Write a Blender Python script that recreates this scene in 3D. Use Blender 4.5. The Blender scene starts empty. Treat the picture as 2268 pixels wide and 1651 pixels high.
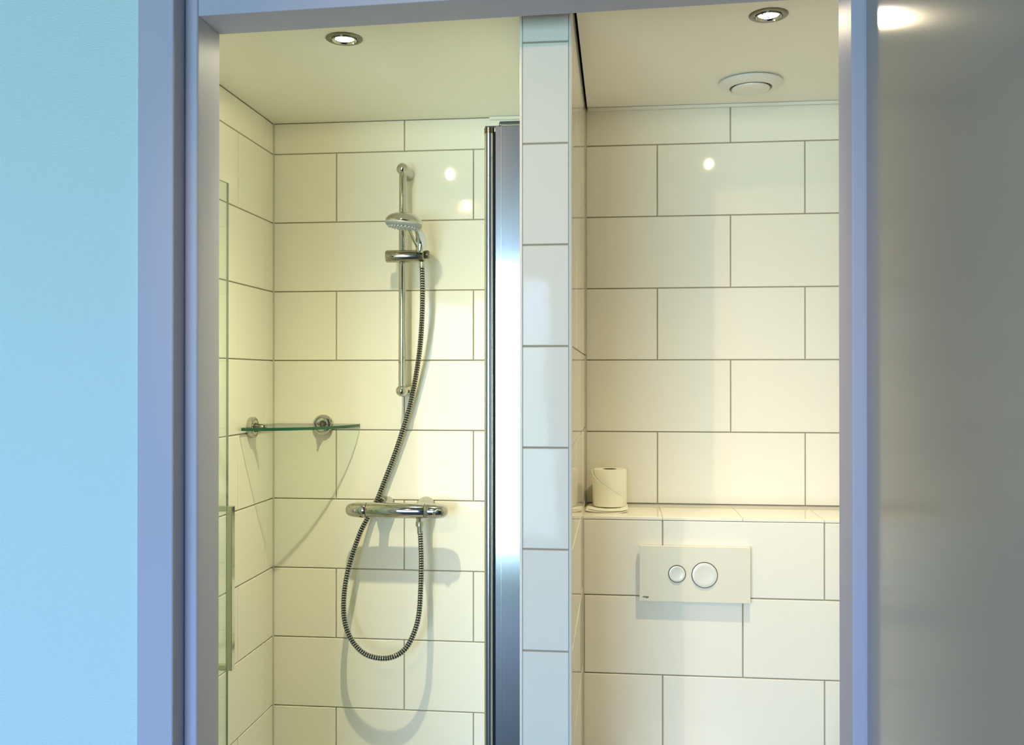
import bpy, bmesh, math, random
from mathutils import Vector, Matrix
random.seed(7)
S = bpy.context.scene
C = S.collection
PI = math.pi

# ---------------------------------------------------------------- camera
cam_d = bpy.data.cameras.new('camera')
cam = bpy.data.objects.new('camera', cam_d); C.objects.link(cam)
cam_d.sensor_fit = 'HORIZONTAL'; cam_d.sensor_width = 36.0
cam_d.lens = 36.0 * 2118.7 / 2268.0
cam_d.clip_start = 0.02
CZ = 1.50
cam.location = (0, 0, CZ)
cam.rotation_euler = (PI / 2 + 0.00435, 0, 0.10996)
S.camera = cam

# ---------------------------------------------------------------- exposure
S.view_settings.view_transform = 'Standard'
S.view_settings.look = 'None'
S.view_settings.exposure = 0.0
S.view_settings.gamma = 1.0
S.view_settings.use_curve_mapping = False
S.cycles.max_bounces = 14
S.cycles.diffuse_bounces = 7
S.cycles.glossy_bounces = 7
S.cycles.transparent_max_bounces = 16
S.cycles.sample_clamp_indirect = 6.0
S.cycles.use_denoising = True

# ---------------------------------------------------------------- sky outside the room's window
SKY = 22.0
w = bpy.data.worlds.new('sky'); S.world = w; w.use_nodes = True
nt = w.node_tree; nt.nodes.clear()
out = nt.nodes.new('ShaderNodeOutputWorld'); bg = nt.nodes.new('ShaderNodeBackground')
tc = nt.nodes.new('ShaderNodeTexCoord'); sp = nt.nodes.new('ShaderNodeSeparateXYZ')
rp = nt.nodes.new('ShaderNodeValToRGB')
nt.links.new(tc.outputs['Generated'], sp.inputs[0]); nt.links.new(sp.outputs['Z'], rp.inputs[0])
nt.links.new(rp.outputs[0], bg.inputs[0]); nt.links.new(bg.outputs[0], out.inputs[0])
rp.color_ramp.elements[0].position = 0.0; rp.color_ramp.elements[0].color = (0.34, 0.52, 0.60, 1)
rp.color_ramp.elements[1].position = 0.06; rp.color_ramp.elements[1].color = (0.43, 0.645, 0.98, 1)
bg.inputs[1].default_value = SKY
# portal that guides daylight sampling through the window opening
WX0, WX1, WZ0, WZ1, WY = -2.85, -0.42, 0.30, 2.22, -3.0
pl = bpy.data.lights.new('window_portal', 'AREA'); pl.shape = 'RECTANGLE'
pl.size = WX1 - WX0; pl.size_y = WZ1 - WZ0; pl.cycles.is_portal = True
po = bpy.data.objects.new('window_portal', pl); C.objects.link(po)
po.location = ((WX0 + WX1) / 2, WY - 0.12, (WZ0 + WZ1) / 2); po.rotation_euler = (PI / 2, 0, 0)

# ---------------------------------------------------------------- materials
def principled(name, col, rough=0.5, metal=0.0, **kw):
    m = bpy.data.materials.new(name); m.use_nodes = True
    b = m.node_tree.nodes['Principled BSDF']
    b.inputs['Base Color'].default_value = (*col, 1); b.inputs['Roughness'].default_value = rough
    b.inputs['Metallic'].default_value = metal
    for k, v in kw.items(): b.inputs[k.replace('_', ' ')].default_value = v
    return m

def add_bump(m, scale, strength, dist=0.001, detail=2.0, stretch=(1, 1, 1), colvar=0.0):
    nt = m.node_tree; b = nt.nodes['Principled BSDF']
    tc = nt.nodes.new('ShaderNodeTexCoord'); mp = nt.nodes.new('ShaderNodeMapping')
    mp.inputs['Scale'].default_value = stretch
    n = nt.nodes.new('ShaderNodeTexNoise'); n.inputs['Scale'].default_value = scale; n.inputs['Detail'].default_value = detail
    bp = nt.nodes.new('ShaderNodeBump'); bp.inputs['Strength'].default_value = strength; bp.inputs['Distance'].default_value = dist
    nt.links.new(tc.outputs['Object'], mp.inputs[0]); nt.links.new(mp.outputs[0], n.inputs[0])
    nt.links.new(n.outputs[0], bp.inputs['Height']); nt.links.new(bp.outputs[0], b.inputs['Normal'])
    if colvar:
        mx = nt.nodes.new('ShaderNodeMix'); mx.data_type = 'RGBA'
        c = b.inputs['Base Color'].default_value[:]
        mx.inputs[6].default_value = c; mx.inputs[7].default_value = tuple(x * (1 - colvar) for x in c[:3]) + (1,)
        nt.links.new(n.outputs[0], mx.inputs[0]); nt.links.new(mx.outputs[2], b.inputs['Base Color'])
    return m

M = {}
M['tile'] = add_bump(principled('white_glazed_tile', (0.84, 0.81, 0.70), 0.06, Specular_IOR_Level=0.15), 7, 0.25, 0.0016, 3)
M['grout'] = add_bump(principled('beige_grout', (0.36, 0.32, 0.235), 0.85), 150, 0.4, 0.0006)
M['silicone'] = principled('pale_silicone', (0.55, 0.53, 0.44), 0.45)
M['ceiling'] = add_bump(principled('cream_ceiling_board', (0.94, 0.92, 0.84), 0.5), 5, 0.3, 0.003, 4, colvar=0.06)
M['lath'] = principled('white_lath', (0.82, 0.80, 0.72), 0.4)
M['shade_black'] = principled('shade_black', (0.01, 0.01, 0.01), 0.9)  # near-black colour standing in for shade inside gaps and recesses
M['wallpaper'] = add_bump(principled('painted_glass_fibre_wallpaper', (0.62, 0.80, 0.84), 0.62), 150, 0.9, 0.002, 2, (1, 1, 2.4))
M['frame'] = add_bump(principled('satin_pale_lavender_frame_paint', (0.49, 0.485, 0.61), 0.50, Specular_IOR_Level=0.10), 60, 0.1, 0.0006)
M['door'] = add_bump(principled('satin_door_paint', (0.34, 0.31, 0.30), 0.15, Specular_IOR_Level=0.42), 260, 0.06, 0.0004)
M['chrome'] = principled('chrome', (0.56, 0.55, 0.50), 0.06, 1.0)
M['groove_shade'] = principled('hose_groove_shade', (0.022, 0.019, 0.012), 0.55, 0.0)  # near-black colour painted as the shade between the hose ribs
M['alu'] = principled('brushed_aluminium', (0.74, 0.75, 0.76), 0.13, 1.0, Anisotropic=0.0)
M['alu_tube'] = principled('polished_aluminium', (0.78, 0.79, 0.76), 0.16, 1.0)
M['cap'] = principled('dark_chrome_cap', (0.20, 0.19, 0.14), 0.3, 1.0)
M['brass'] = principled('pale_gilt_chrome', (0.72, 0.68, 0.50), 0.10, 1.0)
M['nickel'] = principled('brushed_nickel', (0.20, 0.185, 0.15), 0.25, 1.0)
M['spray'] = principled('grey_spray_plate', (0.33, 0.35, 0.36), 0.4)
M['nozzle'] = principled('clear_silicone_nozzle', (0.62, 0.64, 0.62), 0.25)
M['plastic'] = principled('white_plastic', (0.78, 0.77, 0.72), 0.3)
M['plate'] = principled('cream_plastic_plate', (0.78, 0.74, 0.60), 0.28)
M['button'] = principled('satin_button', (0.80, 0.78, 0.68), 0.3, 0.1)
M['ring'] = principled('dark_button_gap', (0.05, 0.035, 0.03), 0.5)
M['ink'] = principled('black_ink', (0.03, 0.03, 0.03), 0.6)
M['paper'] = add_bump(principled('cream_tissue', (0.86, 0.85, 0.72), 0.95), 240, 0.35, 0.0005)
M['card'] = principled('grey_cardboard', (0.10, 0.085, 0.06), 0.9)
M['ceramic'] = principled('white_ceramic', (0.85, 0.85, 0.82), 0.08)
M['floor_tile'] = principled('pale_floor_tile', (0.80, 0.78, 0.70), 0.35)
M['carpet'] = add_bump(principled('dark_room_floor', (0.022, 0.016, 0.012), 0.8), 90, 0.3, 0.001)
M['room'] = principled('matt_room_paint', (0.20, 0.195, 0.18), 0.85)
M['winframe'] = principled('white_window_frame', (0.7, 0.7, 0.7), 0.4)
def emissive(name, col, st):
    m = bpy.data.materials.new(name); m.use_nodes = True
    b = m.node_tree.nodes['Principled BSDF']
    b.inputs['Base Color'].default_value = (0.9, 0.9, 0.9, 1)
    b.inputs['Emission Color'].default_value = (*col, 1); b.inputs['Emission Strength'].default_value = st
    return m
M['bulb'] = emissive('glowing_lamp_lens', (1.0, 0.90, 0.97), 26)
def glass(name, tint, fac_scale=1.0):
    m = bpy.data.materials.new(name); m.use_nodes = True
    nt = m.node_tree; nt.nodes.clear()
    o = nt.nodes.new('ShaderNodeOutputMaterial'); mx = nt.nodes.new('ShaderNodeMixShader')
    t = nt.nodes.new('ShaderNodeBsdfTransparent'); g = nt.nodes.new('ShaderNodeBsdfGlossy')
    f = nt.nodes.new('ShaderNodeFresnel')
    ge = nt.nodes.new('ShaderNodeNewGeometry'); mr = nt.nodes.new('ShaderNodeMapRange')
    mr.inputs['To Min'].default_value = 1.5; mr.inputs['To Max'].default_value = 1 / 1.5     # same reflectance on both faces of the pane
    nt.links.new(ge.outputs['Backfacing'], mr.inputs['Value']); nt.links.new(mr.outputs[0], f.inputs[0])
    t.inputs[0].default_value = (*tint, 1); g.inputs['Roughness'].default_value = 0.02
    nt.links.new(f.outputs[0], mx.inputs[0]); nt.links.new(t.outputs[0], mx.inputs[1])
    nt.links.new(g.outputs[0], mx.inputs[2]); nt.links.new(mx.outputs[0], o.inputs[0])
    return m
M['glass'] = glass('clear_float_glass', (0.95, 0.985, 0.965))
M['glass_edge'] = principled('green_glass_edge', (0.02, 0.11, 0.06), 0.15, 0.0)
M['glass_edge_pale'] = principled('pale_green_glass_edge', (0.26, 0.32, 0.25), 0.2, 0.0)

# ---------------------------------------------------------------- helpers
def bm_obj(name, bm, mats, parent=None, smooth=False, bevel=0.0, segs=2):
    me = bpy.data.meshes.new(name)
    bmesh.ops.recalc_face_normals(bm, faces=bm.faces)
    bm.to_mesh(me); bm.free()
    for m in (mats if isinstance(mats, (list, tuple)) else [mats]): me.materials.append(m)
    if smooth:
        me.polygons.foreach_set('use_smooth', [True] * len(me.polygons))
        try: me.set_sharp_from_angle(angle=math.radians(38))
        except Exception: pass
    o = bpy.data.objects.new(name, me); C.objects.link(o)
    if parent is not None:
        o.parent = parent
        o.matrix_parent_inverse = Matrix.Translation(-parent.location)   # parents are unrotated empties or meshes at origin
    if bevel:
        b = o.modifiers.new('bevel', 'BEVEL'); b.width = bevel; b.segments = segs; b.limit_method = 'ANGLE'
    return o

def box(bm, x0, x1, y0, y1, z0, z1, mi=0):
    vs = [bm.verts.new(p) for p in ((x0, y0, z0), (x1, y0, z0), (x1, y1, z0), (x0, y1, z0),
                                    (x0, y0, z1), (x1, y0, z1), (x1, y1, z1), (x0, y1, z1))]
    for q in ((0, 3, 2, 1), (4, 5, 6, 7), (0, 1, 5, 4), (1, 2, 6, 5), (2, 3, 7, 6), (3, 0, 4, 7)):
        f = bm.faces.new([vs[i] for i in q]); f.material_index = mi
    return vs

def lathe(bm, prof, axis='Z', origin=(0, 0, 0), n=40, mats=None, close=True):
    """profile of (radius, height) pairs spun round an axis through origin"""
    o = Vector(origin); rings = []
    ax = Vector({'X': (1, 0, 0), 'Y': (0, 1, 0), 'Z': (0, 0, 1)}[axis]) if isinstance(axis, str) else Vector(axis).normalized()
    t = Vector((0, 0, 1)) if abs(ax.z) < 0.9 else Vector((1, 0, 0))
    u = ax.cross(t).normalized(); v = ax.cross(u)
    for r, h in prof:
        if r < 1e-6: rings.append([bm.verts.new(o + ax * h)])
        else: rings.append([bm.verts.new(o + ax * h + (u * math.cos(2 * PI * i / n) + v * math.sin(2 * PI * i / n)) * r) for i in range(n)])
    for k in range(len(rings) - 1):
        a, b = rings[k], rings[k + 1]
        for i in range(n):
            j = (i + 1) % n
            if len(a) == 1 and len(b) == 1: continue
            if len(a) == 1: f = bm.faces.new((a[0], b[i], b[j]))
            elif len(b) == 1: f = bm.faces.new((a[i], b[0], a[j]))
            else: f = bm.faces.new((a[i], b[i], b[j], a[j]))
            if mats: f.material_index = mats[k]
    return rings

def smooth_path(pts, per=12):
    P = [Vector(p) for p in pts]; P = [P[0] * 2 - P[1]] + P + [P[-1] * 2 - P[-2]]
    out = []
    for i in range(1, len(P) - 2):
        for k in range(per):
            t = k / per; a, b, c, d = P[i - 1], P[i], P[i + 1], P[i + 2]
            out.append(0.5 * ((2 * b) + (c - a) * t + (2 * a - 5 * b + 4 * c - d) * t * t + (3 * b - a - 3 * c + d) * t ** 3))
    out.append(P[-2]); return out

def resample(path, step):
    out = [path[0]]; acc = 0.0
    for a, b in zip(path, path[1:]):
        L = (b - a).length
        if L < 1e-9: continue
        pos = step - acc
        while pos <= L:
            out.append(a.lerp(b, pos / L)); pos += step
        acc = L - (pos - step)
    return out

def tube(bm, path, radii, n=14, mat=lambda k: 0, cap=True):
    path = [Vector(p) for p in path]; rings = []
    t0 = (path[1] - path[0]).normalized()
    u = t0.cross(Vector((0, 1, 0)));
    if u.length < 0.1: u = t0.cross(Vector((1, 0, 0)))
    u.normalize()
    for k, p in enumerate(path):
        t = (path[min(k + 1, len(path) - 1)] - path[max(k - 1, 0)]).normalized()
        u = (u - t * u.dot(t)).normalized(); v = t.cross(u)
        r = radii[k] if isinstance(radii, (list, tuple)) else radii
        ra, rb = r if isinstance(r, tuple) else (r, r)
        rings.append([bm.verts.new(p + u * math.cos(2 * PI * i / n) * ra + v * math.sin(2 * PI * i / n) * rb) for i in range(n)])
    for k in range(len(rings) - 1):
        for i in range(n):
            j = (i + 1) % n
            f = bm.faces.new((rings[k][i], rings[k][j], rings[k + 1][j], rings[k + 1][i])); f.material_index = mat(k)
    if cap:
        bm.faces.new(rings[0][::-1]); bm.faces.new(rings[-1])
    return rings

def empty(name, loc, label, cat, group=None):
    o = bpy.data.objects.new(name, None); C.objects.link(o); o.location = loc
    o.empty_display_size = 0.05
    o['label'] = label; o['category'] = cat
    if group: o['group'] = group
    bpy.context.view_layer.update()
    return o

def tag(o, label, cat, group=None):
    o['label'] = label; o['category'] = cat
    if group: o['group'] = group
    return o
def structure(o, label=None):
    o['kind'] = 'structure'
    if label: o['label'] = label
    return o

# ---- tiled faces: every tile is a chamfered slab laid on a grout bed
G = 0.0030
def tiles(bm, org, u, v, n, cells, depth=0.0035, ti=0, wob=0.0006):
    """cells: (u0,u1,v0,v1) joint-centre rectangles; org+u*a+v*b lies in the grout plane"""
    org, u, v, n = Vector(org), Vector(u), Vector(v), Vector(n)
    for (a0, a1, b0, b1) in cells:
        if a1 - a0 < G * 1.5 or b1 - b0 < G * 1.5: continue
        g = G / 2; c = 0.0016
        tl = [random.uniform(-wob, wob) for _ in range(2)]
        def P(a, b, h):
            hh = h + (tl[0] * ((a - a0) / (a1 - a0) - 0.5) + tl[1] * ((b - b0) / (b1 - b0) - 0.5) if h > 0 else 0)
            return bm.verts.new(org + u * a + v * b + n * hh)
        rings = []
        for ins, h in ((g, 0.0), (g + 0.0002, depth - 0.0012), (g + 0.0007, depth - 0.0004), (g + c, depth)):
            rings.append([P(a0 + ins, b0 + ins, h), P(a1 - ins, b0 + ins, h), P(a1 - ins, b1 - ins, h), P(a0 + ins, b1 - ins, h)])
        for r0, r1 in zip(rings, rings[1:]):
            for i in range(4):
                j = (i + 1) % 4
                f = bm.faces.new((r0[i], r0[j], r1[j], r1[i])); f.material_index = ti
        f = bm.faces.new(rings[-1]); f.material_index = ti

def rows_cells(u0, u1, v0, v1, zj, joints_fn):
    """zj: z of one joint, pitch 0.2; joints_fn(row)-> u offset of a joint in the row (pitch 0.4)"""
    cells = []
    k0 = math.floor((v0 - zj) / 0.2) - 1
    for k in range(k0, k0 + 20):
        b0, b1 = zj + 0.2 * k, zj + 0.2 * (k + 1)
        lo, hi = max(b0, v0), min(b1, v1)
        if hi - lo < 0.004: continue
        off = joints_fn(k)
        j = off - 0.4 * math.ceil((off - u0) / 0.4 + 2)
        while j < u1:
            a0, a1 = max(j, u0), min(j + 0.4, u1)
            if a1 - a0 > 0.004: cells.append((a0, a1, lo, hi))
            j += 0.4
    return cells

# key planes (metres, camera at the origin of x and y)
YB = 2.688            # tiled back wall
XL = -0.995           # shower left wall
XPL, XPR, YP = -0.1926, -0.089, 1.878   # partition
XR = 0.76             # toilet right wall
YC = 2.4616           # cistern box face
ZL = 1.1425           # ledge top
ZJ = 2.1466           # a horizontal joint of the back wall
ZCS, ZCT = 2.236, 2.252
YF0, YF1 = 1.70, 1.80  # door frame front and back
XF0, XF1 = -0.775, 0.401
T = 0.0035            # tile proud of grout

# ---------------------------------------------------------------- tiled back wall
bm = bmesh.new()
box(bm, XL - 0.10, XR + 0.10, YB + T, YB + 0.12, 0, 2.42, 1)
sh = lambda k: -0.807 + (0.2 if k % 2 == 0 else 0.0)
tiles(bm, (0, YB + T, 0), (1, 0, 0), (0, 0, 1), (0, -1, 0),
      rows_cells(XL, XPL - 0.0, 0.0, ZCS, ZJ, sh))
tl_ = lambda k: 0.110 + (0.2 if k % 2 == 0 else 0.0)
tiles(bm, (0, YB + T, 0), (1, 0, 0), (0, 0, 1), (0, -1, 0),
      rows_cells(XPR, XR, ZL, ZCT, ZJ, tl_))
structure(bm_obj('wall_back', bm, [M['tile'], M['grout']]), 'white tiled back wall behind the shower and toilet')

# left wall of the shower
bm = bmesh.new()
box(bm, XL - 0.10, XL - T, 1.70, YB + T, 0, 2.42, 1)
lw = lambda k: YB - 0.0581 - (0.0 if k % 2 == 0 else 0.2)
tiles(bm, (XL - T, 0, 0), (0, 1, 0), (0, 0, 1), (1, 0, 0), rows_cells(1.80, YB, 0, ZCS, ZJ, lw))
structure(bm_obj('wall_left', bm, [M['tile'], M['grout']]), 'white tiled left wall of the shower')

# partition between shower and toilet
bm = bmesh.new()
box(bm, XPL + T, XPR - T, YP + T, YB + 0.01, 0, 2.42, 1)
zp = 2.1600
col = [(XPL + 0.005, XPR - 0.005, max(0, zp + 0.2 * k), min(2.30, zp + 0.2 * (k + 1))) for k in range(-11, 1)]
tiles(bm, (0, YP + T, 0), (1, 0, 0), (0, 0, 1), (0, -1, 0), col)
tiles(bm, (XPR - T, 0, 0), (0, 1, 0), (0, 0, 1), (1, 0, 0), rows_cells(YP + 0.005, YB, 0, ZCT, zp, lambda k: 2.28 + (0.2 if k % 2 else 0)))
tiles(bm, (XPL + T, 0, 0), (0, 1, 0), (0, 0, 1), (-1, 0, 0), rows_cells(YP + 0.005, YB, 0, ZCS, zp, lambda k: 2.28 + (0.2 if k % 2 else 0)))
structure(bm_obj('wall_middle', bm, [M['tile'], M['grout']]), 'narrow white tiled partition between shower and toilet')
# corner profiles of the partition
for i, (xa, sx) in enumerate(((XPL, 1), (XPR, -1))):
    bm = bmesh.new(); n = 6
    r = 0.0055; cx, cy = xa + sx * r, YP + r
    ang = [PI / 2 * k / n for k in range(n + 1)]
    pts = [(cx - sx * r * math.cos(a), cy - r * math.sin(a)) for a in ang] + [(cx + sx * 0.001, cy + 0.001)]
    lo = [bm.verts.new((x, y, 0.0)) for x, y in pts]; hi = [bm.verts.new((x, y, 2.30)) for x, y in pts]
    for k in range(len(pts)):
        j = (k + 1) % len(pts); bm.faces.new((lo[k], lo[j], hi[j], hi[k]))
    bm.faces.new(lo); bm.faces.new(hi)
    structure(bm_obj('trim_%d' % (i + 1), bm, M['lath'], smooth=True), 'white corner profile on the edge of the tiled partition')

# right wall of the toilet
bm = bmesh.new()
box(bm, XR + T, XR + 0.10, YF1, YB + T, 0, 2.42, 1)
tiles(bm, (XR + T, 0, 0), (0, 1, 0), (0, 0, 1), (-1, 0, 0), rows_cells(YF1, YB, 0, ZCT, ZJ, lw))
structure(bm_obj('wall_right', bm, [M['tile'], M['grout']]), 'white tiled right wall of the toilet')

# boxed-in cistern below the ledge
bm = bmesh.new()
box(bm, XPR, XR + 0.002, YC + T, YB + T - 0.001, 0, ZL - T - 0.001, 1)
cb = lambda k: 0.1135 + (0.0 if k % 2 else 0.2)
tiles(bm, (0, YC + T, 0), (1, 0, 0), (0, 0, 1), (0, -1, 0), rows_cells(XPR, XR, 0, ZL - 0.0075, ZL - 0.0015, cb))
# ledge tiles: full-depth pieces with a visible front edge
e = []
for a0, a1 in ((XPR, 0.1135), (0.1135, 0.3135), (0.3135, 0.5135), (0.5135, 0.7135), (0.7135, XR)): e.append((a0 - 0.0009, a1 + 0.0009, YC - 0.001, YB + 0.0008))
box(bm, XPR, XR, YC + 0.003, YB - 0.0002, ZL - 0.004, ZL - 0.0008, 2)
tiles(bm, (0, 0, ZL - 0.0072), (1, 0, 0), (0, 1, 0), (0, 0, 1), e, depth=0.0072, wob=0.0)
structure(bm_obj('wall_lower', bm, [M['tile'], M['grout'], M['silicone']]), 'white tiled boxed-in cistern with a tiled ledge on top')

# silicone joints in the corners
for nm, (x0, x1, y0, y1, z0, z1) in (('trim_3', (XL - 0.001, XL + 0.0035, YB - 0.0035, YB + 0.001, 0, ZCS)),
                                     ('trim_4', (XPR - 0.001, XPR + 0.0035, YB - 0.0035, YB + 0.001, ZL, ZCT)),
                                     ('trim_14', (XPR, XR, YB - 0.0030, YB + 0.001, ZL - 0.001, ZL + 0.0030)),
                                     ('trim_5', (XPR - 0.001, XPR + 0.0035, YC - 0.0035, YC + 0.001, 0, ZL - 0.008))):
    bm = bmesh.new(); box(bm, x0, x1, y0, y1, z0, z1)
    structure(bm_obj(nm, bm, M['silicone']), 'thin pale silicone joint in the tiled corner')

# ---------------------------------------------------------------- ceilings of the wet rooms
bm = bmesh.new(); box(bm, XL, XPL, YF1 + 0.0, YB, ZCS, ZCS + 0.02)
structure(bm_obj('ceiling', bm, M['ceiling']), 'cream ceiling board over the shower')
bm = bmesh.new(); box(bm, XPR + 0.005, XR, YF1, YB, ZCT, ZCT + 0.02)
structure(bm_obj('ceiling_right', bm, M['ceiling']), 'cream ceiling board over the toilet with a dark gap at the partition')
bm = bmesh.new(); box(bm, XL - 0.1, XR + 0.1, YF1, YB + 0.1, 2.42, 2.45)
structure(bm_obj('ceiling_upper', bm, M['shade_black']), 'black slab painted as the shade above the ceiling boards')  # backing painted black as the shade seen through the ceiling gap
for i, (xa, xb, za) in enumerate(((-0.36, XPL, ZCS), (XPR + 0.006, XR, ZCT))):
    bm = bmesh.new(); box(bm, xa, xb, YB - 0.012, YB - 0.0005, za - 0.009, za - 0.0008)
    structure(bm_obj('trim_%d' % (6 + i), bm, M['lath'], bevel=0.001), 'thin cream lath where ceiling meets back wall')

# ---------------------------------------------------------------- floors
bm = bmesh.new(); box(bm, XL - 0.1, XR + 0.1, YF0, YB + 0.1, -0.05, 0.0, 1)
cells = [(a, a + 0.3, b, b + 0.3) for a in [XL + 0.3 * i for i in range(6)] for b in (1.80, 2.10, 2.40)]
cells = [(a, min(a1, XR), b, min(b1, YB)) for a, a1, b, b1 in cells]
tiles(bm, (0, 0, -0.0015), (1, 0, 0), (0, 1, 0), (0, 0, 1), cells, depth=0.0015)
structure(bm_obj('floor', bm, [M['floor_tile'], M['grout']]), 'pale tiled floor of the shower and toilet')
bm = bmesh.new(); box(bm, -3.3, 2.0, WY - 0.2, YF0, -0.05, 0.0)
structure(bm_obj('floor_room', bm, M['carpet']), 'dark floor of the room in front')

# ---------------------------------------------------------------- door frame (header sits slightly out of level)
HZL, HZR = 2.171, 2.193
def frame_piece(name, mat, prof_boxes, label, bevel=0.0):
    bm = bmesh.new()
    for b in prof_boxes: box(bm, *b)
    return structure(bm_obj(name, bm, mat, bevel=bevel, segs=3), label)
frame_piece('trim_8', M['frame'], [(-0.8007, XF0, YF0, YF1, 0, 2.30)], 'grey white door lining post left of the opening', 0.004)
frame_piece('trim_9', M['frame'], [(XF1, 0.4680, YF0, YF1, 0, 2.30)], 'grey white door lining post right of the opening', 0.003)
bm = bmesh.new()
vs = box(bm, XF0 + 0.0003, XF1 - 0.0003, YF0 + 0.0005, YF1 - 0.0005, 2.17, 2.30)
for q in vs:
    if q.co.z < 2.2: q.co.z = HZL if q.co.x < 0 else HZR
structure(bm_obj('trim_10', bm, M['frame'], bevel=0.002), 'grey white header of the door lining over the opening')
frame_piece('trim_11', M['frame'], [(-0.869, -0.8007, 1.655, 1.80, 0, 2.42)], 'wide grey white architrave left of the opening', 0.003)
frame_piece('trim_12', M['frame'], [(0.4680, 0.535, 1.655, 1.80, 0, 2.42)], 'grey white architrave right of the opening', 0.003)
frame_piece('trim_13', M['frame'], [(-0.8007, 0.4680, 1.6555, 1.80, 2.305, 2.42)], 'grey white architrave above the opening', 0.003)

# plastered front wall around the frame
bm = bmesh.new()
box(bm, -3.3, -0.869, 1.667, 1.79, 0, 2.45)
structure(bm_obj('wall_front', bm, M['wallpaper']), 'textured wallpapered wall left of the door frame')
bm = bmesh.new()
box(bm, 0.535, 2.0, 1.667, 1.79, 0, 2.45)
structure(bm_obj('wall_front_right', bm, M['wallpaper']), 'textured wallpapered wall right of the door frame')
bm = bmesh.new()
box(bm, -0.869, 0.535, 1.667, 1.79, 2.42, 2.45)
structure(bm_obj('wall_front_upper', bm, M['wallpaper']), 'textured wallpapered strip above the door frame')

# open door leaf on the right, swung towards the camera
bm = bmesh.new(); box(bm, 0.4245, 0.4665, 0.70, 1.697, 0.008, 2.29)
structure(bm_obj('door_1', bm, M['door'], bevel=0.002), 'glossy grey white door leaf standing open on the right')

# ---------------------------------------------------------------- the room in front, with its window behind the camera
bm = bmesh.new(); box(bm, -3.4, -3.3, WY - 0.2, 1.79, -0.05, 2.45); structure(bm_obj('wall_room_left', bm, M['room']))
bm = bmesh.new(); box(bm, 2.0, 2.1, WY - 0.2, 1.79, -0.05, 2.45); structure(bm_obj('wall_room_right', bm, M['room']))
bm = bmesh.new(); box(bm, -3.4, 2.1, WY - 0.2, 1.80, 2.45, 2.50); structure(bm_obj('ceiling_room', bm, M['room']))
bm = bmesh.new()
box(bm, -3.4, WX0, WY - 0.2, WY, 0, 2.45); box(bm, WX1, 2.1, WY - 0.2, WY, 0, 2.45)
box(bm, WX0, WX1, WY - 0.2, WY, 0, WZ0); box(bm, WX0, WX1, WY - 0.2, WY, WZ1, 2.45)
structure(bm_obj('wall_rear', bm, M['room']), 'dim wall with the window behind the camera')
bm = bmesh.new()
f = 0.05
box(bm, WX0, WX0 + f, WY - 0.1, WY - 0.04, WZ0, WZ1); box(bm, WX1 - f, WX1, WY - 0.1, WY - 0.04, WZ0, WZ1)
box(bm, WX0 + f, WX1 - f, WY - 0.1, WY - 0.04, WZ0, WZ0 + f); box(bm, WX0 + f, WX1 - f, WY - 0.1, WY - 0.04, WZ1 - f, WZ1)
structure(bm_obj('window_1', bm, M['winframe'], bevel=0.004), 'white window frame behind the camera')

# ---------------------------------------------------------------- recessed ceiling spotlights
def spotlight(x, y, z, label, power, col, group=None, size=112, blend=1.0, tilt=(0, 0), beam=None):
    t = empty('ceiling_spotlight', (x, y, z), label, 'ceiling light', group)
    bm = bmesh.new()
    lathe(bm, [(0.0398, -0.0004), (0.0400, -0.0016), (0.0380, -0.0030), (0.0325, -0.0036), (0.0290, -0.0030), (0.0280, 0.0)], origin=(x, y, z), n=56)
    bm_obj('outer_ring', bm, M['nickel'], t, smooth=True)
    bm = bmesh.new()
    lathe(bm, [(0.0272, -0.0010), (0.0268, -0.0046), (0.0252, -0.0054), (0.0232, -0.0044), (0.0210, -0.0006)], origin=(x, y, z), n=56)
    bm_obj('inner_ring', bm, M['chrome'], t, smooth=True)
    for a in (0.9, 0.9 + PI):
        bm = bmesh.new()
        px, py = x + 0.0250 * math.cos(a), y + 0.0250 * math.sin(a)
        lathe(bm, [(0, -0.0072), (0.0020, -0.0066), (0.0024, -0.0048), (0.0022, -0.0040)], origin=(px, py, z), n=12)
        bm_obj('retaining_clip', bm, M['chrome'], t, smooth=True)
    bm = bmesh.new()
    lathe(bm, [(0.0205, -0.0008), (0.017, -0.0022), (0.011, -0.0032), (0.0, -0.0036)], origin=(x, y, z), n=40)
    bm_obj('lamp_lens', bm, M['bulb'], t, smooth=True)
    ld = bpy.data.lights.new('spot_lamp', 'SPOT'); ld.energy = power; ld.color = col
    ld.spot_size = math.radians(size); ld.spot_blend = blend; ld.shadow_soft_size = 0.012
    lo = bpy.data.objects.new('spot_lamp', ld); C.objects.link(lo)
    if beam:      # reflector beam: narrow bright core plus a weak spill
        ld.use_nodes = True; ln = ld.node_tree; em = ln.nodes['Emission']
        ge = ln.nodes.new('ShaderNodeNewGeometry'); dp = ln.nodes.new('ShaderNodeVectorMath'); dp.operation = 'DOT_PRODUCT'
        dp.inputs[1].default_value = (0, math.sin(tilt[0]), -math.cos(tilt[0]))
        ab = ln.nodes.new('ShaderNodeMath'); ab.operation = 'ABSOLUTE'
        pw = ln.nodes.new('ShaderNodeMath'); pw.operation = 'POWER'; pw.inputs[1].default_value = beam[0]
        ad = ln.nodes.new('ShaderNodeMath'); ad.operation = 'ADD'; ad.inputs[1].default_value = beam[1]
        ln.links.new(ge.outputs['Incoming'], dp.inputs[0]); ln.links.new(dp.outputs['Value'], ab.inputs[0])
        ln.links.new(ab.outputs[0], pw.inputs[0]); ln.links.new(pw.outputs[0], ad.inputs[0]); ln.links.new(ad.outputs[0], em.inputs['Strength'])
    lo.location = (x, y, z - 0.0185); lo.rotation_euler = (tilt[0], tilt[1], 0)
    return t
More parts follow.
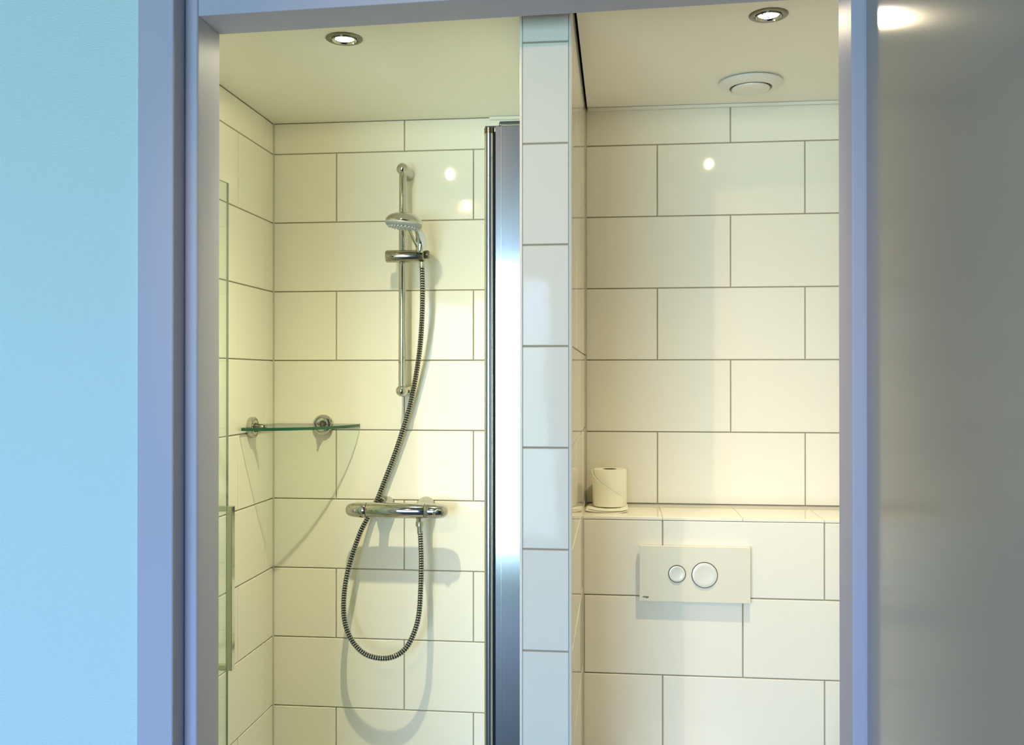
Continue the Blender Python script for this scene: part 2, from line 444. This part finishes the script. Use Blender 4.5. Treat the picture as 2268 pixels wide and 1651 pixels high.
spotlight(-0.5907, 2.025, ZCS, 'round recessed spotlight with dark metal ring in the ceiling over the shower', 82, (1.0, 0.93, 0.57), 'recessed ceiling spotlights', 174, 0.15, (0.15, 0), (6.5, 0.042))
spotlight(0.312, 2.030, ZCT, 'round recessed spotlight with dark metal ring in the ceiling over the toilet', 66, (1.0, 0.83, 0.53), 'recessed ceiling spotlights', 174, 0.15, (0.11, 0), (8.5, 0.030))
spotlight(-0.82, 0.226, 2.45, 'round recessed spotlight in the ceiling of the room in front', 52, (1.0, 0.60, 0.34), 'recessed ceiling spotlights', 48, 1.0, (0.985, -0.675))

# ---------------------------------------------------------------- extractor vent
vx, vy = 0.337, 2.482
t = empty('extractor_vent', (vx, vy, ZCT), 'round white extractor valve in the ceiling over the toilet', 'vent')
bm = bmesh.new()
lathe(bm, [(0.072, -0.0006), (0.0790, -0.0040), (0.0800, -0.0075), (0.0775, -0.0110), (0.068, -0.0160), (0.058, -0.0185), (0.0535, -0.0180), (0.0515, -0.012), (0.050, -0.001)], origin=(vx, vy, ZCT), n=72)
bm_obj('valve_ring', bm, M['plastic'], t, smooth=True)
bm = bmesh.new()
lathe(bm, [(0.0498, -0.0010), (0.0, -0.0010)], origin=(vx, vy, ZCT), n=48)
bm_obj('valve_throat_shade', bm, M['shade_black'], t)  # flat disc painted black as the shade inside the valve
bm = bmesh.new()
lathe(bm, [(0.012, -0.0015), (0.012, -0.014), (0.044, -0.0150), (0.0475, -0.0185), (0.0470, -0.0215), (0.040, -0.0248), (0.022, -0.0268), (0.0, -0.0272)], origin=(vx, vy, ZCT), n=64)
bm_obj('valve_disc', bm, M['plastic'], t, smooth=True)

# ---------------------------------------------------------------- shower rail
RX0, RZ0, RX1, RZ1, RY = -0.5950, 2.080, -0.5970, 1.4607, 2.615
t = empty('shower_rail', (-0.597, RY, 1.4607), 'vertical chrome riser rail screwed to the tiled shower wall', 'shower rail')
bm = bmesh.new(); tube(bm, [(RX0, RY, RZ0), (RX1, RY, RZ1)], 0.0102, 28)
bm_obj('rail_tube', bm, M['chrome'], t, smooth=True)
for x, z, r, ry in ((RX0 - 0.001, RZ0 - 0.001, 0.0168, 0.0178), (RX1 - 0.0005, RZ1, 0.0168, 0.0155)):
    bm = bmesh.new()
    prof = [(0, -r)] + [(r * math.sin(a), -r * math.cos(a)) for a in [PI * k / 14 for k in range(1, 9)]]
    prof += [(ry * 0.96, 0.012), (ry * 0.93, 0.030), (ry, 0.050), (ry * 1.08, YB - RY - 0.0004)]
    lathe(bm, prof, 'Y', (x, RY, z), 32)
    bm_obj('wall_bracket', bm, M['chrome'], t, smooth=True)
# slider with its clamping knob
bm = bmesh.new()
xa, xb, ys, zs, r = -0.6390, -0.5300, 2.600, 1.834, 0.0172
lathe(bm, [(0, 0.0), (r - 0.004, 0.0), (r - 0.001, 0.0012), (r, 0.004), (r, 0.029), (r - 0.0008, 0.0295), (r - 0.0008, 0.0305), (r, 0.031), (r, xb - xa - 0.003), (r - 0.002, xb - xa), (0, xb - xa)], 'X', (xa, ys, zs), 36)
sl = bm_obj('slider', bm, M['nickel'], t, smooth=True)
sl.data.materials[0] = principled('satin_chrome', (0.40, 0.38, 0.31), 0.2, 1.0)
bm = bmesh.new()
lathe(bm, [(0.0105, 0), (0.0120, 0.002), (0.0120, 0.009), (0.009, 0.0125), (0, 0.0135)], 'X', (xb, ys + 0.004, zs + 0.004), 28)
bm_obj('clamp_knob', bm, M['nickel'], t, smooth=True)
bm = bmesh.new()
tube(bm, [(xa + 0.010, ys - 0.0160, zs - 0.002), (xa + 0.018, ys - 0.0185, zs - 0.001), (xa + 0.026, ys - 0.0160, zs - 0.003)], [0.0014, 0.0022, 0.0014], 8)
bm_obj('press_latch', bm, M['chrome'], t, smooth=True)

# ---------------------------------------------------------------- hand shower
t = empty('hand_shower', (-0.5440, 2.590, 1.834), 'chrome hand shower with a round head clipped to the rail slider', 'shower head')
hc = Vector((-0.5705, 2.520, 1.9135))
ax = Vector((0.105, 0.015, 1.0)).normalized()     # back of the head looks up
bm = bmesh.new()
R = 0.0505
dome = [(R * 0.965, -0.0015), (R, 0.0015), (R * 0.985, 0.0055), (R * 0.90, 0.0125), (R * 0.74, 0.0190), (R * 0.52, 0.0240), (R * 0.28, 0.0268), (0, 0.0276)]
lathe(bm, dome, ax, hc, 56)
bm_obj('head_shell', bm, M['chrome'], t, smooth=True)
bm = bmesh.new()
lathe(bm, [(R * 0.975, -0.0010), (R * 0.99, -0.0050), (R * 0.93, -0.0100), (R * 0.80, -0.0130), (0.0, -0.0145)], ax, hc, 56)
fp = bm_obj('spray_face', bm, M['spray'], t, smooth=True)
u_ = ax.cross(Vector((0, 1, 0))).normalized(); v_ = ax.cross(u_)
bm = bmesh.new()
for ring_r, cnt in ((0.0405, 26), (0.0315, 20), (0.022, 14), (0.012, 8)):
    for i in range(cnt):
        a = 2 * PI * i / cnt
        p = hc + (u_ * math.cos(a) + v_ * math.sin(a)) * ring_r
        lathe(bm, [(0.0019, -0.0115), (0.0016, -0.0155), (0.0, -0.0161)], ax, p, 7)
nz = bm_obj('nozzle', bm, M['nozzle'], t, smooth=True); nz['kind'] = 'stuff'
bm = bmesh.new()
hp = smooth_path([(-0.5400, 2.5795, 1.8400), (-0.5385, 2.5800, 1.850), (-0.5375, 2.5785, 1.868), (-0.5395, 2.570, 1.892), (-0.5470, 2.552, 1.911), (-0.5600, 2.532, 1.922)], 8)
rr = []
for k in range(len(hp)):
    s = k / (len(hp) - 1)
    wdt = 0.0085 + 0.0052 * math.sin(min(1, s * 1.35) * PI) ** 1.2
    rr.append((wdt, 0.0088 + 0.003 * s))
tube(bm, hp, rr, 20)
bm_obj('handle', bm, M['chrome'], t, smooth=True)
bm = bmesh.new()
gp = smooth_path([(-0.5300, 2.583, 1.846), (-0.5295, 2.578, 1.866), (-0.5315, 2.568, 1.886), (-0.5370, 2.556, 1.902)], 6)
tube(bm, gp, [(0.0035 + 0.0065 * math.sin(PI * (k + 1) / (len(gp) + 1)), 0.0085) for k in range(len(gp))], 14)
g_ = bm_obj('grip_pad', bm, M['plastic'], t, smooth=True); g_['label'] = 'pale grip pad on the handle'
# v-shaped chrome fork under the head
bm = bmesh.new()
tube(bm, smooth_path([(-0.5640, 2.545, 1.905), (-0.5560, 2.560, 1.880), (-0.5460, 2.575, 1.858), (-0.5400, 2.585, 1.842)], 5), 0.0042, 12)
bm_obj('handle_rib', bm, M['chrome'], t, smooth=True)

# ---------------------------------------------------------------- shower hose
HP = [(-0.5351, 2.590, 1.8087), (-0.5357, 2.6, 1.7305), (-0.5413, 2.615, 1.644), (-0.5518, 2.635, 1.5692), (-0.5666, 2.65, 1.4933),
      (-0.583, 2.66, 1.423), (-0.6049, 2.665, 1.3523), (-0.6317, 2.668, 1.275), (-0.6592, 2.668, 1.204), (-0.6815, 2.668, 1.1485),
      (-0.6965, 2.665, 1.1204), (-0.7082, 2.655, 1.0934), (-0.7225, 2.64, 1.0598), (-0.7377, 2.62, 1.0058), (-0.7502, 2.605, 0.9491),
      (-0.7569, 2.597, 0.8903), (-0.7554, 2.592, 0.8352), (-0.7445, 2.59, 0.7922), (-0.7227, 2.59, 0.7553), (-0.6907, 2.59, 0.7301),
      (-0.6485, 2.59, 0.7215), (-0.6104, 2.59, 0.7289), (-0.5789, 2.591, 0.7533), (-0.5564, 2.592, 0.7972), (-0.5442, 2.594, 0.8467),
      (-0.5396, 2.596, 0.9209), (-0.5387, 2.598, 0.9952), (-0.5417, 2.6, 1.072)]
t = empty('shower_hose', HP[-1], 'ribbed chrome shower hose looping from the mixer up to the slider', 'hose')
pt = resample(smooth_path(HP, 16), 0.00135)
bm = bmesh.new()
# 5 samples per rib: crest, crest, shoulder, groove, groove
tube(bm, pt, [(0.0078, 0.0079, 0.0076, 0.0060, 0.0060)[k % 5] for k in range(len(pt))], 14, mat=lambda k: 1 if k % 5 in (2, 3, 4) else 0)  # shade painted in from shoulder to groove
bm_obj('hose_spiral', bm, [M['chrome'], M['groove_shade']], t, smooth=True)
bm = bmesh.new()
tube(bm, [(-0.5436, 2.600, 1.0995), (-0.5436, 2.600, 1.0975), (-0.5436, 2.6, 1.0870), (-0.5434, 2.6, 1.0862), (-0.5430, 2.6, 1.066)], [0.0100, 0.0112, 0.0110, 0.0080, 0.0072], 24)
bm_obj('hose_nut', bm, M['nickel'], t, smooth=True).data.materials[0] = principled('satin_nut', (0.42, 0.41, 0.35), 0.28, 1.0)
bm = bmesh.new()
tube(bm, [(-0.5351, 2.5905, 1.8150), (-0.5352, 2.5905, 1.8020)], [0.0088, 0.0080], 20)
bm_obj('hose_cone', bm, M['chrome'], t, smooth=True)

# ---------------------------------------------------------------- thermostatic mixer
mx0, mx1, my, mz = -0.7528, -0.4634, 2.600, 1.1290
t = empty('shower_mixer', ((mx0 + mx1) / 2, YB, mz), 'horizontal chrome thermostatic bar mixer on the shower wall', 'mixer tap')
def hx(p, s=1): return [(r, s * h) for r, h in p]
bm = bmesh.new(); r = 0.0212
lathe(bm, [(0, 0.0), (r - 0.0025, 0.0), (r - 0.0006, 0.0008), (r, 0.003), (r, 0.161), (r - 0.0006, 0.1632), (r - 0.0025, 0.164), (0, 0.164)], 'X', (mx0 + 0.0595, my, mz), 48)
bm_obj('mixer_body', bm, M['chrome'], t, smooth=True)
bm = bmesh.new()
lathe(bm, [(0.0188, -0.0012), (0.0190, 0.0), (0.0190, 0.1652), (0.0188, 0.1664)], 'X', (mx0 + 0.0589, my, mz), 32)
bm_obj('seam', bm, M['ring'], t)
capp = [(0, 0.0), (0.0060, 0.0005), (0.0115, 0.0030), (0.0155, 0.0075), (0.0182, 0.0140), (0.0198, 0.0230), (0.0208, 0.0340), (0.0212, 0.0450), (0.0212, 0.0562), (0.0206, 0.0578), (0.0, 0.0580)]
bm = bmesh.new(); lathe(bm, capp, 'X', (mx0, my, mz), 44)
k1 = bm_obj('temperature_knob', bm, M['chrome'], t, smooth=True)
bm = bmesh.new(); lathe(bm, hx([(r_, h_ * 1.12) for r_, h_ in capp], -1), 'X', (mx1, my, mz), 44)
k2 = bm_obj('flow_knob', bm, M['chrome'], t, smooth=True)
for kk, xx, sg in ((k1, mx0 + 0.024, 1), (k2, mx1 - 0.026, -1)):     # thumb grips on the knobs
    bm = bmesh.new()
    P = smooth_path([(xx - sg * 0.010, my - 0.0165, mz + 0.004), (xx - sg * 0.002, my - 0.0205, mz + 0.006), (xx + sg * 0.008, my - 0.0215, mz + 0.002), (xx + sg * 0.011, my - 0.0205, mz - 0.006), (xx + sg * 0.004, my - 0.0185, mz - 0.011)], 6)
    tube(bm, P, [0.0016 + 0.0022 * math.sin(PI * k / (len(P) - 1)) for k in range(len(P))], 12)
    bm_obj('thumb_grip', bm, M['chrome'], kk, smooth=True)
for x in (-0.6600, -0.5430):     # rosettes and unions to the wall
    bm = bmesh.new()
    lathe(bm, [(0, 0.0), (0.0105, 0.0), (0.0120, 0.010), (0.0135, 0.034), (0.0200, 0.046), (0.0262, 0.058), (0.0285, 0.068), (0.0290, YB - my - 0.0104)], 'Y', (x, my + 0.010, mz), 40)
    bm_obj('rosette', bm, M['chrome'], t, smooth=True)
bm = bmesh.new()
lathe(bm, [(0, 0), (0.0098, 0), (0.0098, 0.014), (0, 0.014)], 'Z', (-0.5436, my, 1.0985), 24)
bm_obj('hose_outlet', bm, M['chrome'], t, smooth=True)
# emblem and scale marks printed on the body
bm = bmesh.new()
bx, bz = -0.6160, mz + 0.0005
def on_body(x, z, h=0.0003):
    dz = z - mz; return (x, my - math.sqrt(max(0, (0.0212 + h) ** 2 - dz * dz)), z)
def strip(bm, x0, x1, z0, z1, n=3):
    for k in range(n):
        za, zb = z0 + (z1 - z0) * k / n, z0 + (z1 - z0) * (k + 1) / n
        bm.faces.new([bm.verts.new(on_body(*q)) for q in ((x0, za), (x1, za), (x1, zb), (x0, zb))])
for k in range(3): strip(bm, bx - 0.0052 + k * 0.0016, bx + 0.0052 - k * 0.0016, bz - k * 0.0016 - 0.0007, bz - k * 0.0016 + 0.0002, 1)
bm_obj('emblem', bm, principled('grey_print', (0.16, 0.16, 0.14), 0.4), t)
bm = bmesh.new(); strip(bm, mx0 + 0.0605, mx0 + 0.0635, mz + 0.002, mz + 0.0085, 3)
bm_obj('hot_mark', bm, principled('red_print', (0.30, 0.03, 0.02), 0.5), t)
bm = bmesh.new(); strip(bm, mx1 - 0.0620, mx1 - 0.0600, mz + 0.0002, mz + 0.0018, 1)
bm_obj('flow_mark', bm, M['ink'], t)

# ---------------------------------------------------------------- glass corner shelf
SZ = 1.3605
t = empty('corner_shelf', (XL, YB, SZ), 'quarter round green glass shelf in the shower corner', 'shelf')
bm = bmesh.new()
cx, cy, RR = XL + 0.008, YB - 0.006, 0.252
pl = [(cx, cy)]
N = 36
for k in range(N + 1):
    a = PI / 2 * k / N
    bul = RR * (1 - 0.02 * math.sin(2 * a))
    pl.append((cx + bul * math.cos(a), cy - bul * math.sin(a)))
lo = [bm.verts.new((x, y, SZ - 0.004)) for x, y in pl]; hi = [bm.verts.new((x, y, SZ + 0.004)) for x, y in pl]
bm.faces.new(lo); bm.faces.new(hi)
for k in range(len(pl)):
    j = (k + 1) % len(pl); f = bm.faces.new((lo[k], lo[j], hi[j], hi[k])); f.material_index = 1
bm_obj('shelf_pane', bm, [M['glass'], M['glass_edge']], t)
for (o, axx) in (((-0.8430, YB, SZ + 0.001), (0, -1, 0)), ((XL, 2.512, SZ + 0.001), (1, 0, 0))):
    bm = bmesh.new()
    lathe(bm, [(0.0285, 0.0003), (0.0290, 0.003), (0.0290, 0.0130), (0.0275, 0.0148), (0.0215, 0.0152), (0.0205, 0.0146), (0.0195, 0.0152), (0.0130, 0.0155)], axx, o, 44)
    r_ = bm_obj('rosette', bm, M['chrome'], t, smooth=True)
    bm = bmesh.new()
    lathe(bm, [(0.0130, 0.0145), (0.0120, 0.022), (0.0095, 0.028), (0.0090, 0.036), (0.0062, 0.040), (0, 0.041)], axx, o, 30)
    bm_obj('shelf_clamp', bm, M['nickel'], r_, smooth=True)
    d = Vector(axx)
    for sg in (-1, 1):
        bm = bmesh.new()
        a = Vector(o) + d * 0.026 + Vector((0, 0, 0.0075)) * sg
        tube(bm, [a - d * 0.004, a + d * 0.022], 0.0030, 10)
        bm_obj('clamp_pin', bm, M['chrome'], r_, smooth=True)

# ---------------------------------------------------------------- hinged glass shower doors
def pane(bm, p0, p1, z0, z1, th=0.006):
    a, b = Vector((*p0, 0)), Vector((*p1, 0)); d = (b - a).normalized(); nn = Vector((-d.y, d.x, 0)) * th / 2
    q = [a - nn, b - nn, b + nn, a + nn]
    lo = [bm.verts.new((p.x, p.y, z0)) for p in q]; hi = [bm.verts.new((p.x, p.y, z1)) for p in q]
    for k, mi in enumerate((0, 1, 0, 1)):
        j = (k + 1) % 4; f = bm.faces.new((lo[k], lo[j], hi[j], hi[k])); f.material_index = mi
    for q in (lo, hi): bm.faces.new(q).material_index = 1
# left leaf folded inwards beside the left wall
GA, GB, GZ = (-0.972, 1.862), (-0.9415, 2.232), 1.9700
t = empty('shower_door', (GA[0], GA[1], 0.02), 'clear glass shower door folded against the left tiled wall with a bar handle', 'shower door', 'glass shower doors')
bm = bmesh.new(); pane(bm, GA, GB, 0.02, GZ)
bm_obj('glass_pane', bm, [M['glass'], M['glass_edge_pale']], t)
bm = bmesh.new(); box(bm, XL + 0.0005, GA[0] + 0.010, 1.835, GA[1] + 0.004, 0.001, 2.0)
bm_obj('hinge_profile', bm, M['alu'], t, bevel=0.002)
bm = bmesh.new()
hd = 0.0130 / 2
hy = 2.150; hx_ = -0.9475; bxr = -0.8915
z1, z0 = 1.1980, 0.8150
box(bm, hx_, bxr - 0.012, hy - 0.009, hy + 0.009, z1 - 0.0125, z1)
box(bm, hx_, bxr - 0.012, hy - 0.009, hy + 0.009, z0, z0 + 0.0125)
box(bm, bxr - 0.0125, bxr, hy - 0.009, hy + 0.009, z0, z1)
bm_obj('door_handle', bm, M['brass'], t, bevel=0.0012)
# right leaf folded inwards behind its profile at the partition
t = empty('shower_door', (-0.2600, 1.93, 0.02), 'clear glass shower door with tall aluminium profiles beside the tiled partition', 'shower door', 'glass shower doors')
bm = bmesh.new()
box(bm, -0.2470, XPL - 0.0005, 1.928, 1.948, 0.001, 2.010)
pf = bm_obj('wall_profile', bm, M['alu'], t, bevel=0.0008)
bm = bmesh.new(); box(bm, -0.2352, -0.2340, 1.9268, 1.9284, 0.001, 2.010)
bm_obj('profile_groove', bm, M['alu_tube'], pf)
bm = bmesh.new(); tube(bm, [(-0.2603, 1.936, 0.02), (-0.2603, 1.936, 1.9960)], 0.0100, 32)
bm_obj('pivot_tube', bm, M['alu_tube'], t, smooth=True)
bm = bmesh.new(); tube(bm, [(-0.2603, 1.936, 1.9962), (-0.2603, 1.936, 2.0075)], 0.0104, 32)
bm_obj('tube_cap', bm, M['cap'], t, smooth=True)
bm = bmesh.new()
box(bm, -0.2685, -0.2400, 1.930, 1.944, 2.0076, 2.0115)
box(bm, -0.2375, XPL - 0.0005, 1.922, 1.950, 2.0125, 2.0180)
box(bm, -0.2400, -0.2365, 1.930, 1.944, 2.0090, 2.0175)
bm_obj('top_bracket', bm, M['chrome'], t, bevel=0.0008)
bm = bmesh.new(); box(bm, -0.2506, -0.2474, 1.934, 1.944, 0.02, 2.000)
bm_obj('gap_shade', bm, M['shade_black'], t)  # black strip painted as the shaded gap between tube and profile
bm = bmesh.new(); pane(bm, (-0.2560, 1.9475), (-0.2300, 2.320), 0.02, GZ)
bm_obj('glass_pane', bm, [M['glass'], M['glass_edge_pale']], t)

# ---------------------------------------------------------------- flush plate
px0, px1, pz0, pz1, py = 0.0550, 0.3300, 0.9320, 1.0722, 2.4450
t = empty('flush_plate', ((px0 + px1) / 2, YC, pz0), 'cream rectangular toilet flush plate with two round buttons', 'flush plate')
bm = bmesh.new(); box(bm, px0, px1, py, py + 0.0085, pz0, pz1)
pb = bm_obj('plate', bm, M['plate'], t, bevel=0.0009)
bm = bmesh.new(); box(bm, px0 + 0.006, px1 - 0.006, py + 0.0086, YC - 0.0002, pz0 + 0.006, pz1 - 0.006)
bm_obj('plate_base', bm, M['plastic'], t)
for (bx, bz, br) in ((0.1487, 1.0028, 0.0205), (0.2170, 1.0012, 0.0310)):
    bm = bmesh.new(); lathe(bm, [(br, 0.0003), (br, 0.0012), (br + 0.0016, 0.0012), (br + 0.0016, 0.0003)], (0, -1, 0), (bx, py, bz), 64)
    rg = bm_obj('button_ring', bm, M['ring'], t)
    bm = bmesh.new()
    lathe(bm, [(br - 0.0002, 0.0004), (br - 0.0003, 0.0028), (br - 0.0015, 0.0034), (br * 0.7, 0.0026), (br * 0.35, 0.0021), (0, 0.0019)], (0, -1, 0), (bx, py, bz), 64)
    bm_obj('flush_button', bm, M['button'], t, smooth=True)
cu = bpy.data.curves.new('maker_lettering', 'FONT'); cu.body = 'viega'; cu.size = 0.0075; cu.align_x = 'CENTER'; cu.align_y = 'CENTER'; cu.extrude = 0.0001; cu.offset = 0.0001
tmp = bpy.data.objects.new('maker_lettering', cu); C.objects.link(tmp)
bpy.context.view_layer.update()
me = bpy.data.meshes.new_from_object(tmp.evaluated_get(bpy.context.evaluated_depsgraph_get()))
bpy.data.objects.remove(tmp)
me.transform(Matrix.Translation((0.0706, py - 0.0003, 0.9432)) @ Matrix.Rotation(PI / 2, 4, 'X'))
me.materials.clear(); me.materials.append(M['ink'])
to = bpy.data.objects.new('maker_lettering', me); C.objects.link(to); to.parent = t
to.matrix_parent_inverse = Matrix.Translation(-t.location)

# ---------------------------------------------------------------- folded tissue and toilet roll on the ledge
def sheet(bm, pts_u, depth_y, z, lift, x0, x1, th=0.0005, seed=0, y0=2.52, y1=2.67):
    """a thin, slightly wavy sheet with real thickness"""
    nx, ny = 18, 10; rnd = random.Random(seed); ph = rnd.uniform(0, 6)
    g = [[None] * (ny + 1) for _ in range(nx + 1)]; h = [[None] * (ny + 1) for _ in range(nx + 1)]
    for i in range(nx + 1):
        for j in range(ny + 1):
            s, q = i / nx, j / ny
            x = x0 + (x1 - x0) * s
            cut = 0.016 * (2 * abs(s - 0.45)) ** 2.2 + 0.004 * math.sin(3 * s + ph)
            y = y0 + cut + (y1 - y0 - cut) * q
            zz = z + lift * max(0, abs(s - 0.5) * 2 - 0.55) ** 1.5 * (1 - q) + 0.0005 * (1 + math.sin(5 * s + 3 * q + ph))
            g[i][j] = bm.verts.new((x, y, zz)); h[i][j] = bm.verts.new((x, y, zz + th))
    for i in range(nx):
        for j in range(ny):
            bm.faces.new((g[i][j], g[i][j + 1], g[i + 1][j + 1], g[i + 1][j])); bm.faces.new((h[i][j], h[i + 1][j], h[i + 1][j + 1], h[i][j + 1]))
    for i in range(nx):
        bm.faces.new((g[i][0], g[i + 1][0], h[i + 1][0], h[i][0])); bm.faces.new((g[i][ny], h[i][ny], h[i + 1][ny], g[i + 1][ny]))
    for j in range(ny):
        bm.faces.new((g[0][j], h[0][j], h[0][j + 1], g[0][j + 1])); bm.faces.new((g[nx][j], g[nx][j + 1], h[nx][j + 1], h[nx][j]))
bm = bmesh.new()
sheet(bm, 0, 0, ZL + 0.0002, 0.012, -0.084, 0.026, seed=1, y0=2.512)
sheet(bm, 0, 0, ZL + 0.0021, 0.010, -0.082, 0.024, seed=2, y0=2.520)
sheet(bm, 0, 0, ZL + 0.0040, 0.006, -0.078, 0.027, seed=3, y0=2.528)
tag(bm_obj('folded_tissue', bm, M['paper'], smooth=True), 'flat folded sheets of cream tissue under the toilet roll', 'tissue')

rx, ry, rz, rr_, rh = -0.0215, 2.626, ZL + 0.0058, 0.0462, 0.1000
t = empty('toilet_roll', (rx, ry, rz), 'upright cream toilet roll with its end folded into a point on the ledge', 'toilet roll')
bm = bmesh.new()
prof = [(0.0195, 0.002), (0.0195, 0.0), (rr_ - 0.002, 0.0), (rr_ - 0.0004, 0.0012), (rr_, 0.004), (rr_ + 0.0004, rh * 0.5), (rr_, rh - 0.003), (rr_ - 0.002, rh), (0.0195, rh), (0.0195, rh - 0.003)]
lathe(bm, prof, 'Z', (rx, ry, rz), 72)
bm_obj('paper_wrap', bm, M['paper'], t, smooth=True)
bm = bmesh.new(); lathe(bm, [(0.0193, 0.0008), (0.0193, rh - 0.0005), (0.0180, rh - 0.0005), (0.0180, 0.0008), (0.0193, 0.0008)], 'Z', (rx, ry, rz), 40)
bm_obj('cardboard_core', bm, M['card'], t, smooth=True)
# tail of the paper folded to a point: curved flap lying just off the roll
bm = bmesh.new()
def rollp(a, z, off):
    return Vector((rx + (rr_ + off) * math.sin(a), ry - (rr_ + off) * math.cos(a), rz + z))
N = 22; top, bot, top2, bot2 = [], [], [], []
a0, a1 = -1.38, 0.88
for k in range(N + 1):
    s = k / N; a = a0 + (a1 - a0) * s
    zt = rh * (0.985 - 0.76 * s ** 0.92)
    zb = rh * 0.02 if a > -0.86 else rh * (0.02 + 0.96 * ((-0.86 - a) / 0.52))
    zb = min(zb, zt - 0.0008)
    if s > 0.9: zb = max(zb, rh * 0.02 + (s - 0.9) * 10 * (zt - rh * 0.02) * 0.9)
    off = 0.0016 + 0.0034 * math.sin(PI * s)
    top.append(bm.verts.new(rollp(a, zt, off))); bot.append(bm.verts.new(rollp(a, zb, off + 0.0006)))
    top2.append(bm.verts.new(rollp(a, zt, off + 0.0018))); bot2.append(bm.verts.new(rollp(a, zb, off + 0.0024)))
for k in range(N):
    bm.faces.new((top2[k], top2[k + 1], bot2[k + 1], bot2[k])); bm.faces.new((top[k], bot[k], bot[k + 1], top[k + 1]))
    bm.faces.new((top[k], top[k + 1], top2[k + 1], top2[k])); bm.faces.new((bot[k], bot2[k], bot2[k + 1], bot[k + 1]))
bm.faces.new((top[0], top2[0], bot2[0], bot[0])); bm.faces.new((top[N], bot[N], bot2[N], top2[N]))
bm_obj('folded_end', bm, M['paper'], t, smooth=True)

# ---------------------------------------------------------------- wall-hung toilet (mirrored in the lower tiles)
tx = 0.195
t = empty('toilet', (tx, YC, 0.30), 'white wall-hung toilet with closed lid under the flush plate', 'toilet')
def loop(w_, l_, z, n=48, yb=YC - 0.0005):
    pts = []
    for i in range(n):
        a = 2 * PI * i / n
        x = math.sin(a); y = math.cos(a)
        if y > 0.35: yy = -l_ * 0.0 ; 
        px_ = w_ / 2 * (abs(x) ** 0.8) * (1 if x >= 0 else -1)
        ln = (1 - y) / 2
        pts.append((tx + px_, yb - l_ * ln, z))
    return pts
def loft(bm, loops):
    R_ = [[bm.verts.new(p) for p in L] for L in loops]
    for a, b in zip(R_, R_[1:]):
        n = len(a)
        for i in range(n): bm.faces.new((a[i], a[(i + 1) % n], b[(i + 1) % n], b[i]))
    bm.faces.new(R_[0][::-1]); bm.faces.new(R_[-1])
bm = bmesh.new()
loft(bm, [loop(0.20, 0.30, 0.08), loop(0.25, 0.38, 0.14), loop(0.31, 0.46, 0.26), loop(0.35, 0.515, 0.36), loop(0.36, 0.525, 0.395), loop(0.355, 0.52, 0.400)])
bm_obj('bowl', bm, M['ceramic'], t, smooth=True)
bm = bmesh.new()
loft(bm, [loop(0.36, 0.505, 0.4005, yb=YC - 0.02), loop(0.37, 0.51, 0.405, yb=YC - 0.02), loop(0.37, 0.51, 0.418, yb=YC - 0.02)])
bm_obj('seat', bm, M['ceramic'], t, smooth=True)
bm = bmesh.new()
loft(bm, [loop(0.365, 0.508, 0.4185, yb=YC - 0.02), loop(0.372, 0.512, 0.424, yb=YC - 0.02), loop(0.368, 0.508, 0.436, yb=YC - 0.02), loop(0.34, 0.48, 0.442, yb=YC - 0.03), loop(0.20, 0.30, 0.445, yb=YC - 0.10)])
bm_obj('lid', bm, M['ceramic'], t, smooth=True)
